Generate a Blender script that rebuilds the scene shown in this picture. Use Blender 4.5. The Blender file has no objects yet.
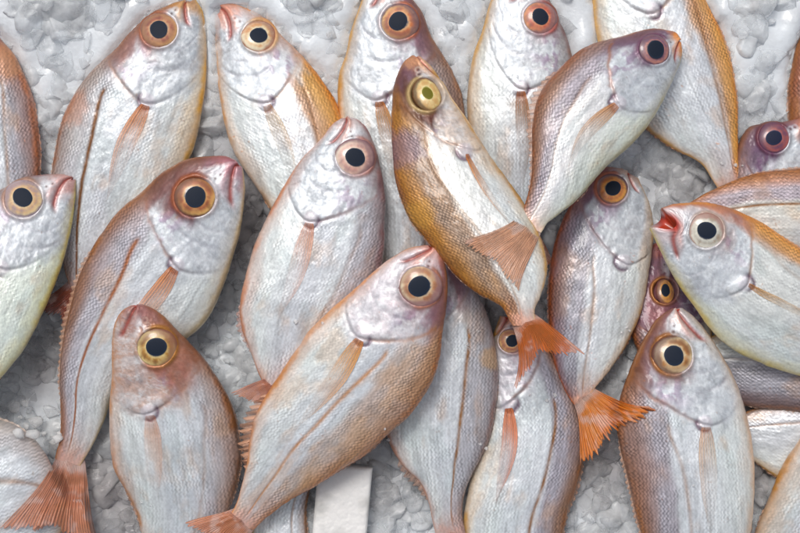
import bpy, math, random
import numpy as np
from mathutils import Vector

# ------------------------------------------------------------------ camera, world, light
K = 0.0006            # metres per unit of the layout grid (800 x 533 grid over about 48 x 32 cm of ice)
HC = 1700.0           # camera height in grid units
sc = bpy.context.scene
cam_d = bpy.data.cameras.new('camera'); cam = bpy.data.objects.new('camera', cam_d)
sc.collection.objects.link(cam); sc.camera = cam
cam.location = (0, 0, HC * K); cam.rotation_euler = (0, 0, 0)
cam_d.sensor_width = 36; cam_d.lens = 36 * HC / 800.0
cam_d.clip_start = 0.01; cam_d.clip_end = 50
cam_d.dof.use_dof = True; cam_d.dof.focus_distance = (HC - 45) * K; cam_d.dof.aperture_fstop = 11.0

SUN_EL, SUN_AZ = math.radians(62), math.radians(-25)
world = bpy.data.worlds.new('World'); sc.world = world; world.use_nodes = True
wn = world.node_tree.nodes; wl = world.node_tree.links
bg = wn['Background']
sky = wn.new('ShaderNodeTexSky'); sky.sky_type = 'NISHITA'; sky.sun_disc = False
sky.sun_elevation = SUN_EL; sky.sun_rotation = SUN_AZ
sky.dust_density = 6.0; sky.air_density = 1.0; sky.ozone_density = 0.6
hs = wn.new('ShaderNodeHueSaturation'); hs.inputs['Saturation'].default_value = 0.5
wl.new(sky.outputs[0], hs.inputs['Color']); wl.new(hs.outputs[0], bg.inputs['Color'])
bg.inputs['Strength'].default_value = 0.108
sun_d = bpy.data.lights.new('sun', 'SUN'); sun = bpy.data.objects.new('sun', sun_d)
sc.collection.objects.link(sun)
sun_d.energy = 1.35; sun_d.angle = math.radians(18); sun_d.color = (1.0, 0.975, 0.94)
dv = Vector((math.sin(SUN_AZ) * math.cos(SUN_EL), math.cos(SUN_AZ) * math.cos(SUN_EL), math.sin(SUN_EL)))
sun.rotation_euler = dv.to_track_quat('Z', 'Y').to_euler()
sc.cycles.max_bounces = 16; sc.cycles.transmission_bounces = 14; sc.cycles.diffuse_bounces = 5; sc.cycles.transparent_max_bounces = 12
sc.cycles.caustics_refractive = True
sc.view_settings.view_transform = 'Standard'; sc.view_settings.look = 'None'
sc.view_settings.exposure = -0.2; sc.view_settings.gamma = 1.0

COL = sc.collection
rng = np.random.default_rng(7)
random.seed(5)

# ------------------------------------------------------------------ helpers
def lin(c):
    c = np.asarray(c, float) / 255.0
    return np.where(c <= 0.04045, c / 12.92, ((c + 0.055) / 1.055) ** 2.4)

def hsh(i, j, s):
    v = np.sin(i * 127.1 + j * 311.7 + s * 74.7) * 43758.5453
    return v - np.floor(v)

def vn(x, y, s=0.0):
    i = np.floor(x); j = np.floor(y); fx = x - i; fy = y - j
    fx = fx * fx * (3 - 2 * fx); fy = fy * fy * (3 - 2 * fy)
    a = hsh(i, j, s); b = hsh(i + 1, j, s); c = hsh(i, j + 1, s); d = hsh(i + 1, j + 1, s)
    return (a * (1 - fx) + b * fx) * (1 - fy) + (c * (1 - fx) + d * fx) * fy

def fbm(x, y, s=0.0, o=4):
    r = 0; a = 0.5; t = 0
    for k in range(o):
        r = r + a * vn(x, y, s + k * 3.1); t += a; a *= 0.55; x = x * 2.03 + 5.1; y = y * 2.03 - 3.7
    return r / t

def ss(a, b, x):
    t = np.clip((x - a) / (b - a), 0, 1)
    return t * t * (3 - 2 * t)

def gau(x, w): return np.exp(-(x / w) ** 2)

def mixc(c, col, m):
    return c * (1 - m[..., None]) + col * m[..., None]

def spline(pts, n):
    """smooth curve through pts, n samples spaced by arc length"""
    p = np.asarray(pts, float)
    q = np.vstack([2 * p[0] - p[1], p, 2 * p[-1] - p[-2]])
    out = []
    for i in range(1, len(q) - 2):
        p0, p1, p2, p3 = q[i - 1], q[i], q[i + 1], q[i + 2]
        t = np.linspace(0, 1, 24, endpoint=False)[:, None]
        out.append(0.5 * ((2 * p1) + (-p0 + p2) * t + (2 * p0 - 5 * p1 + 4 * p2 - p3) * t ** 2 + (-p0 + 3 * p1 - 3 * p2 + p3) * t ** 3))
    out = np.vstack(out + [p[-1:]])
    for _ in range(3):
        out[1:-1] = 0.25 * out[:-2] + 0.5 * out[1:-1] + 0.25 * out[2:]
    d = np.r_[0, np.cumsum(np.hypot(*np.diff(out, axis=0).T))]
    s = np.linspace(0, d[-1], n)
    return np.c_[np.interp(s, d, out[:, 0]), np.interp(s, d, out[:, 1])]

def mk_mesh(name, V, F, mat, parent=None, origin=(0, 0, 0), col=None, det=None, suv=None, smooth=True):
    me = bpy.data.meshes.new(name)
    V = np.asarray(V, float) - np.asarray(origin)
    F = np.asarray(F)
    me.vertices.add(len(V)); me.vertices.foreach_set('co', V.astype(np.float32).ravel())
    if F.ndim == 2:
        k = F.shape[1]; nf = len(F)
        me.loops.add(nf * k); me.loops.foreach_set('vertex_index', F.astype(np.int32).ravel())
        me.polygons.add(nf); me.polygons.foreach_set('loop_start', np.arange(0, nf * k, k, dtype=np.int32))
        me.polygons.foreach_set('loop_total', np.full(nf, k, np.int32))
    me.update(calc_edges=True); me.validate()
    me.polygons.foreach_set('use_smooth', np.full(len(me.polygons), smooth))
    for nm, arr, ty in (('Col', col, 'FLOAT_COLOR'), ('Det', det, 'FLOAT_COLOR')):
        if arr is not None:
            a = me.attributes.new(nm, ty, 'POINT')
            arr = np.asarray(arr)
            if arr.shape[1] == 3: arr = np.c_[arr, np.ones(len(arr))]
            a.data.foreach_set('color', arr.astype(np.float32).ravel())
    if suv is not None:
        a = me.attributes.new('suv', 'FLOAT_VECTOR', 'POINT')
        a.data.foreach_set('vector', np.c_[suv, np.zeros(len(suv))].astype(np.float32).ravel())
    me.materials.append(mat)
    o = bpy.data.objects.new(name, me); COL.objects.link(o)
    if parent is not None: o.parent = parent
    return o

def grid_faces(n, m, wrap=False, flip=False):
    i = np.arange(n - 1)[:, None]; j = np.arange(m if wrap else m - 1)[None, :]
    j2 = (j + 1) % m
    F = np.stack([i * m + j, i * m + j2, (i + 1) * m + j2, (i + 1) * m + j], -1).reshape(-1, 4)
    return F[:, ::-1] if flip else F

# ------------------------------------------------------------------ materials
def new_mat(name):
    m = bpy.data.materials.new(name); m.use_nodes = True
    return m, m.node_tree.nodes, m.node_tree.links, m.node_tree.nodes['Principled BSDF']

def nd(n, t, **kw):
    x = n.new(t)
    for k, v in kw.items():
        if k == 'op': x.operation = v
        elif k == 'val':
            for i, q in enumerate(v):
                if q is not None: x.inputs[i].default_value = q
        else: setattr(x, k, v)
    return x

def skin_material():
    m, n, l, b = new_mat('fish_skin')
    col = nd(n, 'ShaderNodeAttribute', attribute_name='Col')
    det = nd(n, 'ShaderNodeAttribute', attribute_name='Det')
    suv = nd(n, 'ShaderNodeAttribute', attribute_name='suv')
    sep = nd(n, 'ShaderNodeSeparateColor'); l.new(det.outputs['Color'], sep.inputs[0])
    # wobble the scale rows a little
    nz = nd(n, 'ShaderNodeTexNoise'); nz.inputs['Scale'].default_value = 0.05; nz.inputs['Detail'].default_value = 2
    l.new(suv.outputs['Vector'], nz.inputs['Vector'])
    w1 = nd(n, 'ShaderNodeVectorMath', op='SUBTRACT'); w1.inputs[1].default_value = (.5, .5, .5); l.new(nz.outputs['Color'], w1.inputs[0])
    w2 = nd(n, 'ShaderNodeVectorMath', op='SCALE'); w2.inputs['Scale'].default_value = 7; l.new(w1.outputs[0], w2.inputs[0])
    w3 = nd(n, 'ShaderNodeVectorMath', op='ADD'); l.new(suv.outputs['Vector'], w3.inputs[0]); l.new(w2.outputs[0], w3.inputs[1])
    mp = nd(n, 'ShaderNodeMapping'); mp.vector_type = 'POINT'
    # diamond lattice: stretch then turn by 45 degrees
    mp.inputs['Scale'].default_value = (1 / 5.0, 1 / 3.9, 1)
    l.new(w3.outputs[0], mp.inputs['Vector'])
    mp2 = nd(n, 'ShaderNodeMapping'); mp2.inputs['Rotation'].default_value = (0, 0, math.radians(45)); mp2.inputs['Scale'].default_value = (1.414, 1.414, 1)
    l.new(mp.outputs[0], mp2.inputs['Vector'])
    vo = nd(n, 'ShaderNodeTexVoronoi', voronoi_dimensions='2D', feature='F1'); vo.inputs['Scale'].default_value = 1.0
    vo.inputs['Randomness'].default_value = 0.22
    l.new(mp2.outputs[0], vo.inputs['Vector'])
    # position inside the scale along the fish (shingle slope)
    df = nd(n, 'ShaderNodeVectorMath', op='SUBTRACT'); l.new(mp2.outputs[0], df.inputs[0]); l.new(vo.outputs['Position'], df.inputs[1])
    dt = nd(n, 'ShaderNodeVectorMath', op='DOT_PRODUCT'); dt.inputs[1].default_value = (0.7, 0.7, 0); l.new(df.outputs[0], dt.inputs[0])
    # pattern value: bright rear edge, dark pocket between scales
    dd = nd(n, 'ShaderNodeMath', op='MULTIPLY'); dd.inputs[1].default_value = -1.25; l.new(vo.outputs['Distance'], dd.inputs[0])
    pa = nd(n, 'ShaderNodeMath', op='ADD'); l.new(dd.outputs[0], pa.inputs[0]); l.new(dt.outputs['Value'], pa.inputs[1])
    pb = nd(n, 'ShaderNodeMath', op='ADD'); l.new(pa.outputs[0], pb.inputs[0]); pb.inputs[1].default_value = 0.62
    # per-scale random brightness
    sv = nd(n, 'ShaderNodeSeparateColor'); l.new(vo.outputs['Color'], sv.inputs[0])
    rv = nd(n, 'ShaderNodeMath', op='MULTIPLY_ADD', val=(None, 0.5, -0.25)); l.new(sv.outputs[0], rv.inputs[0])
    pc = nd(n, 'ShaderNodeMath', op='ADD'); l.new(pb.outputs[0], pc.inputs[0]); l.new(rv.outputs[0], pc.inputs[1])
    st = nd(n, 'ShaderNodeMath', op='MULTIPLY'); l.new(pc.outputs[0], st.inputs[0]); l.new(sep.outputs[0], st.inputs[1])
    s2a = nd(n, 'ShaderNodeMath', op='MULTIPLY_ADD', val=(None, 0.9, 1.04)); l.new(st.outputs[0], s2a.inputs[0])
    sy = nd(n, 'ShaderNodeSeparateXYZ'); l.new(w3.outputs[0], sy.inputs[0])
    ry = nd(n, 'ShaderNodeMath', op='MULTIPLY'); ry.inputs[1].default_value = 2 * math.pi / 3.9; l.new(sy.outputs[1], ry.inputs[0])
    rs = nd(n, 'ShaderNodeMath', op='SINE'); l.new(ry.outputs[0], rs.inputs[0])
    gt = nd(n, 'ShaderNodeMath', op='MULTIPLY_ADD', val=(None, 3.0, 0.0)); gt.use_clamp = True; l.new(sep.outputs[0], gt.inputs[0])
    rg = nd(n, 'ShaderNodeMath', op='MULTIPLY'); l.new(rs.outputs[0], rg.inputs[0]); l.new(gt.outputs[0], rg.inputs[1])
    rk = nd(n, 'ShaderNodeMath', op='MULTIPLY_ADD', val=(None, 0.17, 0.0)); l.new(rg.outputs[0], rk.inputs[0])
    s2 = nd(n, 'ShaderNodeMath', op='ADD'); l.new(s2a.outputs[0], s2.inputs[0]); l.new(rk.outputs[0], s2.inputs[1])
    # fine mottling
    n2 = nd(n, 'ShaderNodeTexNoise'); n2.inputs['Scale'].default_value = 0.35; n2.inputs['Detail'].default_value = 5; n2.inputs['Roughness'].default_value = 0.65
    l.new(suv.outputs['Vector'], n2.inputs['Vector'])
    n2m = nd(n, 'ShaderNodeMath', op='MULTIPLY_ADD', val=(None, 0.56, 0.73)); l.new(n2.outputs['Fac'], n2m.inputs[0])
    mu = nd(n, 'ShaderNodeMath', op='MULTIPLY'); l.new(s2.outputs[0], mu.inputs[0]); l.new(n2m.outputs[0], mu.inputs[1])
    vm = nd(n, 'ShaderNodeVectorMath', op='SCALE'); l.new(col.outputs['Color'], vm.inputs[0]); l.new(mu.outputs[0], vm.inputs['Scale'])
    l.new(vm.outputs[0], b.inputs['Base Color'])
    # bump
    bm1 = nd(n, 'ShaderNodeBump'); bm1.inputs['Distance'].default_value = K * 0.9; bm1.inputs['Strength'].default_value = 0.8
    l.new(st.outputs[0], bm1.inputs['Height'])
    n3 = nd(n, 'ShaderNodeTexNoise'); n3.inputs['Scale'].default_value = 0.16; n3.inputs['Detail'].default_value = 6; n3.inputs['Roughness'].default_value = 0.6
    l.new(suv.outputs['Vector'], n3.inputs['Vector'])
    bm2 = nd(n, 'ShaderNodeBump'); bm2.inputs['Distance'].default_value = K * 0.9; bm2.inputs['Strength'].default_value = 0.5
    l.new(n3.outputs['Fac'], bm2.inputs['Height']); l.new(bm1.outputs[0], bm2.inputs['Normal'])
    l.new(bm2.outputs[0], b.inputs['Normal'])
    l.new(sep.outputs[1], b.inputs['Roughness']); l.new(sep.outputs[2], b.inputs['Metallic'])
    b.inputs['Coat Weight'].default_value = 0.28; b.inputs['Coat Roughness'].default_value = 0.08
    b.inputs['Specular IOR Level'].default_value = 0.4
    return m

def fin_material():
    m, n, l, b = new_mat('fish_fin')
    col = nd(n, 'ShaderNodeAttribute', attribute_name='Col')
    suv = nd(n, 'ShaderNodeAttribute', attribute_name='suv')     # x along the ray, y across the rays
    sx = nd(n, 'ShaderNodeSeparateXYZ'); l.new(suv.outputs['Vector'], sx.inputs[0])
    wy = nd(n, 'ShaderNodeMath', op='SINE'); l.new(sx.outputs[1], wy.inputs[0])
    a = nd(n, 'ShaderNodeMath', op='MULTIPLY_ADD', val=(None, 0.5, 0.5)); l.new(wy.outputs[0], a.inputs[0])
    nz = nd(n, 'ShaderNodeTexNoise'); nz.inputs['Scale'].default_value = 0.6; nz.inputs['Detail'].default_value = 4
    l.new(suv.outputs['Vector'], nz.inputs['Vector'])
    br = nd(n, 'ShaderNodeMath', op='MULTIPLY_ADD', val=(None, 0.22, 0.80)); l.new(a.outputs[0], br.inputs[0])
    b2 = nd(n, 'ShaderNodeMath', op='MULTIPLY_ADD', val=(None, 0.5, 0.0)); l.new(nz.outputs['Fac'], b2.inputs[0]); 
    b3 = nd(n, 'ShaderNodeMath', op='ADD'); l.new(br.outputs[0], b3.inputs[0]); l.new(b2.outputs[0], b3.inputs[1])
    vm = nd(n, 'ShaderNodeVectorMath', op='SCALE'); l.new(col.outputs['Color'], vm.inputs[0]); l.new(b3.outputs[0], vm.inputs['Scale'])
    l.new(vm.outputs[0], b.inputs['Base Color'])
    al = nd(n, 'ShaderNodeMath', op='MULTIPLY_ADD', val=(None, 0.35, 0.65)); l.new(a.outputs[0], al.inputs[0])
    am = nd(n, 'ShaderNodeMath', op='MULTIPLY'); l.new(al.outputs[0], am.inputs[0]); l.new(col.outputs['Alpha'], am.inputs[1])
    l.new(am.outputs[0], b.inputs['Alpha'])
    bp = nd(n, 'ShaderNodeBump'); bp.inputs['Distance'].default_value = K * 0.9; bp.inputs['Strength'].default_value = 0.9
    l.new(a.outputs[0], bp.inputs['Height']); l.new(bp.outputs[0], b.inputs['Normal'])
    b.inputs['Roughness'].default_value = 0.35; b.inputs['Coat Weight'].default_value = 0.3; b.inputs['Coat Roughness'].default_value = 0.15
    return m

def eye_material():
    m, n, l, b = new_mat('fish_eye')
    col = nd(n, 'ShaderNodeAttribute', attribute_name='Col')
    l.new(col.outputs['Color'], b.inputs['Base Color'])
    b.inputs['Roughness'].default_value = 0.4
    b.inputs['Coat Weight'].default_value = 0.6; b.inputs['Coat Roughness'].default_value = 0.12
    return m

def pupil_material():
    m, n, l, b = new_mat('fish_pupil')
    col = nd(n, 'ShaderNodeAttribute', attribute_name='Col')
    l.new(col.outputs['Color'], b.inputs['Base Color'])
    b.inputs['Roughness'].default_value = 0.55; b.inputs['Specular IOR Level'].default_value = 0.15
    b.inputs['Coat Weight'].default_value = 0.0
    return m

def ice_material(name, clear, c, tint=None):
    m, n, l, b = new_mat(name)
    at = nd(n, 'ShaderNodeAttribute', attribute_name='Col')
    tc = nd(n, 'ShaderNodeTexCoord')
    nz = nd(n, 'ShaderNodeTexNoise'); nz.inputs['Scale'].default_value = 45; nz.inputs['Detail'].default_value = 5; nz.inputs['Roughness'].default_value = 0.6
    l.new(tc.outputs['Object'], nz.inputs['Vector'])
    rp = nd(n, 'ShaderNodeValToRGB'); l.new(nz.outputs['Fac'], rp.inputs[0])
    rp.color_ramp.elements[0].position = 0.38; rp.color_ramp.elements[0].color = (*(tint or [x * .9 for x in c]), 1)
    rp.color_ramp.elements[1].position = 0.6; rp.color_ramp.elements[1].color = (*c, 1)
    ml = nd(n, 'ShaderNodeVectorMath', op='MULTIPLY'); l.new(rp.outputs[0], ml.inputs[0]); l.new(at.outputs['Color'], ml.inputs[1])
    l.new(ml.outputs[0], b.inputs['Base Color'])
    b.inputs['IOR'].default_value = 1.31; b.inputs['Roughness'].default_value = 0.15
    b.inputs['Specular IOR Level'].default_value = 0.6
    b.inputs['Coat Weight'].default_value = 0.5; b.inputs['Coat Roughness'].default_value = 0.06
    n2 = nd(n, 'ShaderNodeTexNoise'); n2.inputs['Scale'].default_value = 150; n2.inputs['Detail'].default_value = 5
    l.new(tc.outputs['Object'], n2.inputs['Vector'])
    bp = nd(n, 'ShaderNodeBump'); bp.inputs['Distance'].default_value = K * 3; bp.inputs['Strength'].default_value = 0.5
    l.new(n2.outputs['Fac'], bp.inputs['Height']); l.new(bp.outputs[0], b.inputs['Normal'])
    if clear > 0:
        n3 = nd(n, 'ShaderNodeTexNoise'); n3.inputs['Scale'].default_value = 70; n3.inputs['Detail'].default_value = 5
        l.new(tc.outputs['Object'], n3.inputs['Vector'])
        mr = nd(n, 'ShaderNodeMapRange'); mr.inputs[1].default_value = .42; mr.inputs[2].default_value = .66; mr.inputs[3].default_value = clear; mr.inputs[4].default_value = clear * .35
        l.new(n3.outputs['Fac'], mr.inputs[0])
        lw = nd(n, 'ShaderNodeLayerWeight'); lw.inputs['Blend'].default_value = 0.3
        om = nd(n, 'ShaderNodeMath', op='SUBTRACT'); om.inputs[0].default_value = 1.0; l.new(mr.outputs[0], om.inputs[1])
        ad = nd(n, 'ShaderNodeMath', op='MULTIPLY_ADD', val=(None, .45, None)); ad.use_clamp = True
        l.new(lw.outputs['Facing'], ad.inputs[0]); l.new(om.outputs[0], ad.inputs[2]); l.new(ad.outputs[0], b.inputs['Alpha'])
        b.inputs['Transmission Weight'].default_value = 0.25; b.inputs['Specular IOR Level'].default_value = 1.0
        b.inputs['Roughness'].default_value = 0.16; b.inputs['Coat Weight'].default_value = 0.0
    return m

SKIN = skin_material(); FIN = fin_material(); EYE = eye_material(); PUP = pupil_material()

# ------------------------------------------------------------------ height map of what already lies there
CELL = 4.0; X0, Y0 = -320, -240; NX, NY = 380, 300
TOP = np.full((NX, NY), -14.0)           # top of pile; bare ice counts as -14 (fish sink in a little)
BOT = np.full((NX, NY), 999.0)           # lowest fish underside above each cell
def cells(x, y):
    return (np.clip(((x - X0) / CELL).astype(int), 0, NX - 1), np.clip(((y - Y0) / CELL).astype(int), 0, NY - 1))

def to_world(px, py, zref, z):
    f = (HC - zref) / HC
    return np.stack([(px - 400) * f * K, (266.5 - py) * f * K, z * K + 0 * px], -1)

NS, MT, MB = 300, 130, 46
PAL = dict(
    flank=(220, 226, 232), belly=(226, 233, 233), head=(202, 209, 216), back=(160, 120, 105), back2=(150, 140, 150),
    face=(150, 112, 120), edge=(164, 110, 62), vedge=(212, 158, 66), lat=(150, 105, 62), snout=(196, 130, 105),
    stain=(205, 150, 80), iris=(206, 130, 70), iris2=(230, 190, 130), rim=(150, 100, 90), pupil=(28, 37, 52), fin=(222, 148, 96), tail=(205, 132, 96))

def build_fish(f, idx):
    P = dict(PAL); P.update(f.get('pal', {})); C = {k: lin(v) for k, v in P.items()}
    seed = idx * 13.7 + 1.3
    for k_ in ('face', 'edge', 'vedge', 'snout', 'stain', 'fin', 'tail', 'iris', 'rim', 'back'):
        g_ = C[k_].mean(); C[k_] = np.clip(g_ + (C[k_] - g_) * 1.06, .01, .9)
    C['back2'] = C['back2'] * .55 + C['back2'].mean() * np.array([1.02, .97, .96]) * .45
    D = spline(f['D'], NS); Vv = spline(f['V'], NS)
    mid = (D + Vv) / 2; half = (D - Vv) / 2
    Hh = np.hypot(half[:, 0], half[:, 1])
    ar = np.r_[0, np.cumsum(np.hypot(*np.diff(mid, axis=0).T))]; L = ar[-1]
    th = np.r_[np.linspace(0, math.pi, MT, endpoint=False), math.pi + np.linspace(0, math.pi, MB, endpoint=False)]
    M = len(th)
    roll = math.radians(f.get('roll', 0))
    s = np.linspace(0, 1, NS)
    HX = mid[:, None, 0] + half[:, None, 0] * np.cos(th)[None]
    HY = mid[:, None, 1] + half[:, None, 1] * np.cos(th)[None]
    hflat = np.cos(th - roll)[None] * np.ones((NS, 1))
    def locate(p):
        d = (HX[:, :MT] - p[0]) ** 2 + (HY[:, :MT] - p[1]) ** 2
        i, j = np.unravel_index(np.argmin(d), d.shape)
        return i, j
    ie, je = locate(f['eye']); ig, jg = locate(f['gill'])
    se, he = s[ie], hflat[ie, je]; sg, hg = s[ig], hflat[ig, jg]
    if f['eye_vis'] is False: se, sg = min(se, .14), max(sg, .26)
    scn = np.interp(s, [0, se, max(sg, se + .05), 1], [0, .14, .31, 1])
    # thickness
    Wmax = f.get('wk', 0.36) * np.percentile(Hh, 90)
    Wp = np.interp(scn, [0, .03, .08, .16, .3, .45, .62, .78, .9, 1], [.2, .36, .55, .78, .97, 1, .88, .6, .30, .05])
    kk = np.ones(9) / 9; Wp = np.convolve(np.pad(Wp, 4, 'edge'), kk, 'valid')
    W = Wmax * Wp
    W = np.minimum(W, Hh * 0.75 + 1.0)
    # round the nose off
    cap = np.sqrt(np.clip(s / 0.02, 0, 1)) * 0.6 + 0.4
    sn = np.sin(th)[None]
    zsec = np.sign(sn) * np.abs(sn) ** 0.82 * (1 + 0.12 * np.cos(th)[None])
    Z = W[:, None] * cap[:, None] * zsec
    # ---- lay the fish down on what is already there
    cx, cy = cells(HX, HY)
    req = TOP[cx, cy] - Z
    req[:, :MT] = -999
    r = np.percentile(req[:, MT:], 88, axis=1) - f.get('sink', 6)
    best = None
    for bsl in np.linspace(-60, 60, 61):
        a = np.percentile(r - bsl * (s - .5), 96)
        c = a + 0.06 * abs(bsl)
        if best is None or c < best[0]: best = (c, a, bsl)
    zl = best[1] + best[2] * (s - .5)
    lift = f.get('lift', 0)
    zl = zl + lift
    if 'zoff' in f: zl = zl + np.interp(s, [0, 1], f['zoff'])
    Zt = Z + zl[:, None]
    # record
    cx2, cy2 = cells(HX, HY)
    np.maximum.at(TOP, (cx2.ravel(), cy2.ravel()), Zt.ravel())
    np.minimum.at(BOT, (cx2.ravel(), cy2.ravel()), Zt.ravel())
    # ---- canonical coordinates
    SC = scn[:, None] * np.ones((1, M)); Hc_ = hflat
    U = ar[:, None] * np.ones((1, M))
    vcirc = np.interp(np.mod(th - roll, 2 * math.pi), np.linspace(0, 2 * math.pi, 5), [0, 1, 2, 3, 4])
    # distance round the body, signed from the flank middle: about pixel sized
    thr = np.mod(th - roll + math.pi, 2 * math.pi) - math.pi
    Vp = -np.cos(thr)[None] * Hh[:, None] * 1.08 + (0 * U)
    hh = Hc_ - (he - .35) * np.clip(1.4 - SC * 3, 0, 1)   # head frame, eye at .35
    nzA = fbm(U / 26, Vp / 14, seed); nzB = fbm(U / 9, Vp / 7, seed + 5); nzC = fbm(U / 70, Vp / 30, seed + 9, 3)
    stre = fbm(U / 45, Vp / 2.6, seed + 2, 3); fine = fbm(U / 3, Vp / 3, seed + 17, 2)
    # eye distance in layout units
    ex, ey = f['eye']; er = f.get('er', 17) * .97
    zs_e = (HC - (zl[ie] + W[ie])) / (HC - zl[ie])
    ex = 400 + (ex - 400) * zs_e; ey = 266.5 + (ey - 266.5) * zs_e
    topm = (np.arange(M) < MT)[None] * np.ones((NS, 1), bool)
    de = np.hypot(HX - ex, HY - ey) / er
    de_m = np.where(topm, de, 9)
    # gill cover edge
    arc = lambda c0, amp, pw=2.0: c0 - amp * np.abs((hh - (hg - .02)) / 1.0) ** pw
    gedge = .315 - 0.075 * np.clip(hh - hg, 0, 2) ** 1.3 - 0.16 * np.clip(hg - hh, 0, 2) ** 1.5
    wob = (nzA - .5) * .012
    head = ss(.045, -.03, SC - gedge + wob * 5 + (nzB - .5) * .04)
    pre = SC - (.235 - .10 * np.abs(hh + .05) ** 2 + wob * .6)
    pre2 = SC - (.185 - .13 * np.abs(hh + .12) ** 2 + wob * .5)
    # ---- displacement
    dz = np.zeros((NS, M))
    near = gau(np.hypot(HX - f['gill'][0], HY - f['gill'][1]), 30)
    gvis = np.clip(.16 + .8 * near + 1.5 * (nzA - .5), 0, 1) * ss(.8, .6, Hc_) * ss(-.95, -.8, Hc_)
    pvis = np.clip(1.6 * (fbm(U / 16, Vp / 16, seed + 77) - .28), 0, 1) * ss(.35, .1, hh) * ss(-.98, -.7, Hc_)
    wrk = 1 - np.abs(2 * fbm(U / 9 + Vp / 40 + nzB * 1.5, Vp / 30, seed + 70, 4) - 1)          # ridged creases
    wamt = ss(.42, .62, fbm(U / 24, Vp / 24, seed + 81))
    dz += 1.2 * ss(-.045, -.008, SC - gedge) * (SC < gedge) * gvis
    dz -= .7 * gau(SC - gedge - .004, .006) * gvis
    dz -= .75 * gau(pre, .006) * pvis + .6 * gau(pre2, .005) * pvis
    dz += .5 * gau(pre + .014, .011) * pvis
    dz += .10 * (ss(.82, 1, wrk) - .3) * head * (.25 + wamt)
    dz += (nzA - .5) * 1.6 + (nzB - .5) * (0.8 + 0.1 * head)
    evs = 0 if f['eye_vis'] is False else 1
    dz -= evs * np.where(topm, 4.5 * ss(1.0, .86, de), 0)
    dz += evs * np.where(topm, 1.5 * gau(de - 1.07 - (nzB - .5) * .1, .12), 0)
    # mouth line
    mo = f.get('mouth', 0.25)
    mline = hh - (.22 - 7.0 * SC + f.get('mh', 0))
    mmask = gau(mline, .13) * ss(.11, .09, SC) * ss(-.75, -.6, hh) * topm
    mmask2 = gau(mline - .28, .16) * ss(.11, .08, SC) * ss(-.75, -.6, hh) * topm
    dz -= 1.8 * mmask; dz += 0.8 * mmask2
    latc = f.get('lath', .5) - .12 * ss(.3, .95, SC) + .10 * gau(SC - .33, .08)
    latm = gau(Hc_ - latc, .03 + .25 / np.maximum(Hh[:, None], 8)) * ss(.30, .33, SC) * ss(1.0, .93, SC)
    dz -= .5 * latm
    # notch behind the gill where the pectoral fin sits
    gx, gy = f['gill']
    dg = np.hypot((HX - gx), (HY - gy)); dgm = np.where(topm, dg, 99)
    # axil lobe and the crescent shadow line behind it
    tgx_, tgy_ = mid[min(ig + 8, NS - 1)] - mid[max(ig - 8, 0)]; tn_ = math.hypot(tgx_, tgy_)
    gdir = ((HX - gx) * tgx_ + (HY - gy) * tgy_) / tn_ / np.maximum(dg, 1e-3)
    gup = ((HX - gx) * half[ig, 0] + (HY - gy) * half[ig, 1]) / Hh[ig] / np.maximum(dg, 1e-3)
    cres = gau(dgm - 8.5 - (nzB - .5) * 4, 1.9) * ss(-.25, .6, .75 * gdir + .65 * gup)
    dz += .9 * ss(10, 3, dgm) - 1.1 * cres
    # ---- geometry
    open_ = f.get('open', 0.0)
    # gape: flank of the snout is drawn back where the mouth opens
    back_ = (.3 + .7 * ss(-.3, .3, sn)) * (open_ + .012) * gau(Hc_ - f.get('oh', -.1), .5 if open_ else .3) * ss(.05 + open_ * 1.4, 0, s)[:, None]
    sI = np.clip(s[:, None] + back_, 0, 1) * (NS - 1)
    i0 = np.clip(np.floor(sI).astype(int), 0, NS - 2); fr = sI - i0
    jj = np.arange(M)[None] * np.ones((NS, 1), int)
    def smp(A): return A[i0, jj] * (1 - fr) + A[i0 + 1, jj] * fr
    PX, PY, PZ = smp(HX), smp(HY), smp(Zt + 0.0)
    zr = smp(zl[:, None] * np.ones((1, M)))
    G = to_world(PX, PY, zr, PZ)
    def normals(G):
        du = np.gradient(G, axis=0); dvv = (np.roll(G, -1, 1) - np.roll(G, 1, 1))
        nn = np.cross(du, dvv); nn /= np.linalg.norm(nn, axis=-1, keepdims=True) + 1e-12
        if nn[NS // 2, MT // 2, 2] < 0: nn = -nn; fl = True
        else: fl = False
        return nn, fl
    Nn, flip = normals(G)
    G = G + Nn * dz[..., None] * K
    # ---- colours
    c = np.ones((NS, M, 3)) * C['flank']
    c = mixc(c, C['belly'], ss(.0, -.7, Hc_))
    c = c * (1 + (stre - .5) * .26)[..., None] * (1 + (nzA - .5) * .20)[..., None]
    lil = lin((190, 192, 206)); c = mixc(c, lil, .18 * ss(.5, .72, nzC))
    teal = lin((196, 216, 214)); c = mixc(c, teal, .22 * ss(.5, .3, fbm(U / 50, Vp / 25, seed + 31, 3)))
    bw = f.get('bw', latc)
    bm = ss(-.09, .10, Hc_ - bw + (nzA - .5) * .18) * f.get('ba', .85)
    wg = np.clip(1.15 * ss(.95, .30 + .4 * np.mean(bw), Hc_) + 1.2 * (nzC - .5) + .5 * (nzA - .5), 0, 1)
    silver = C['back2'] * .55 + lin((176, 174, 186)) * .45
    bcol = C['back'] * (1 - wg)[..., None] + (silver if not f.get('gold') else C['back2']) * wg[..., None]
    bcol = bcol * (1 + (nzB - .5) * .35)[..., None]
    c = c * (1 - bm[..., None]) + bcol * bm[..., None]
    stain = ss(f.get('st', .60) - .06, f.get('st', .60) + .22, fbm(U / 34, Vp / 20, seed + 41))
    c = mixc(c, C['stain'], stain * f.get('sta', .28))
    # worn greyish bands and rubbed patches that follow the muscle rows
    rub = fbm(U / 22, Vp / 5, seed + 51); c = c * (1 - .16 * ss(.5, .7, rub))[..., None]
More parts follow.
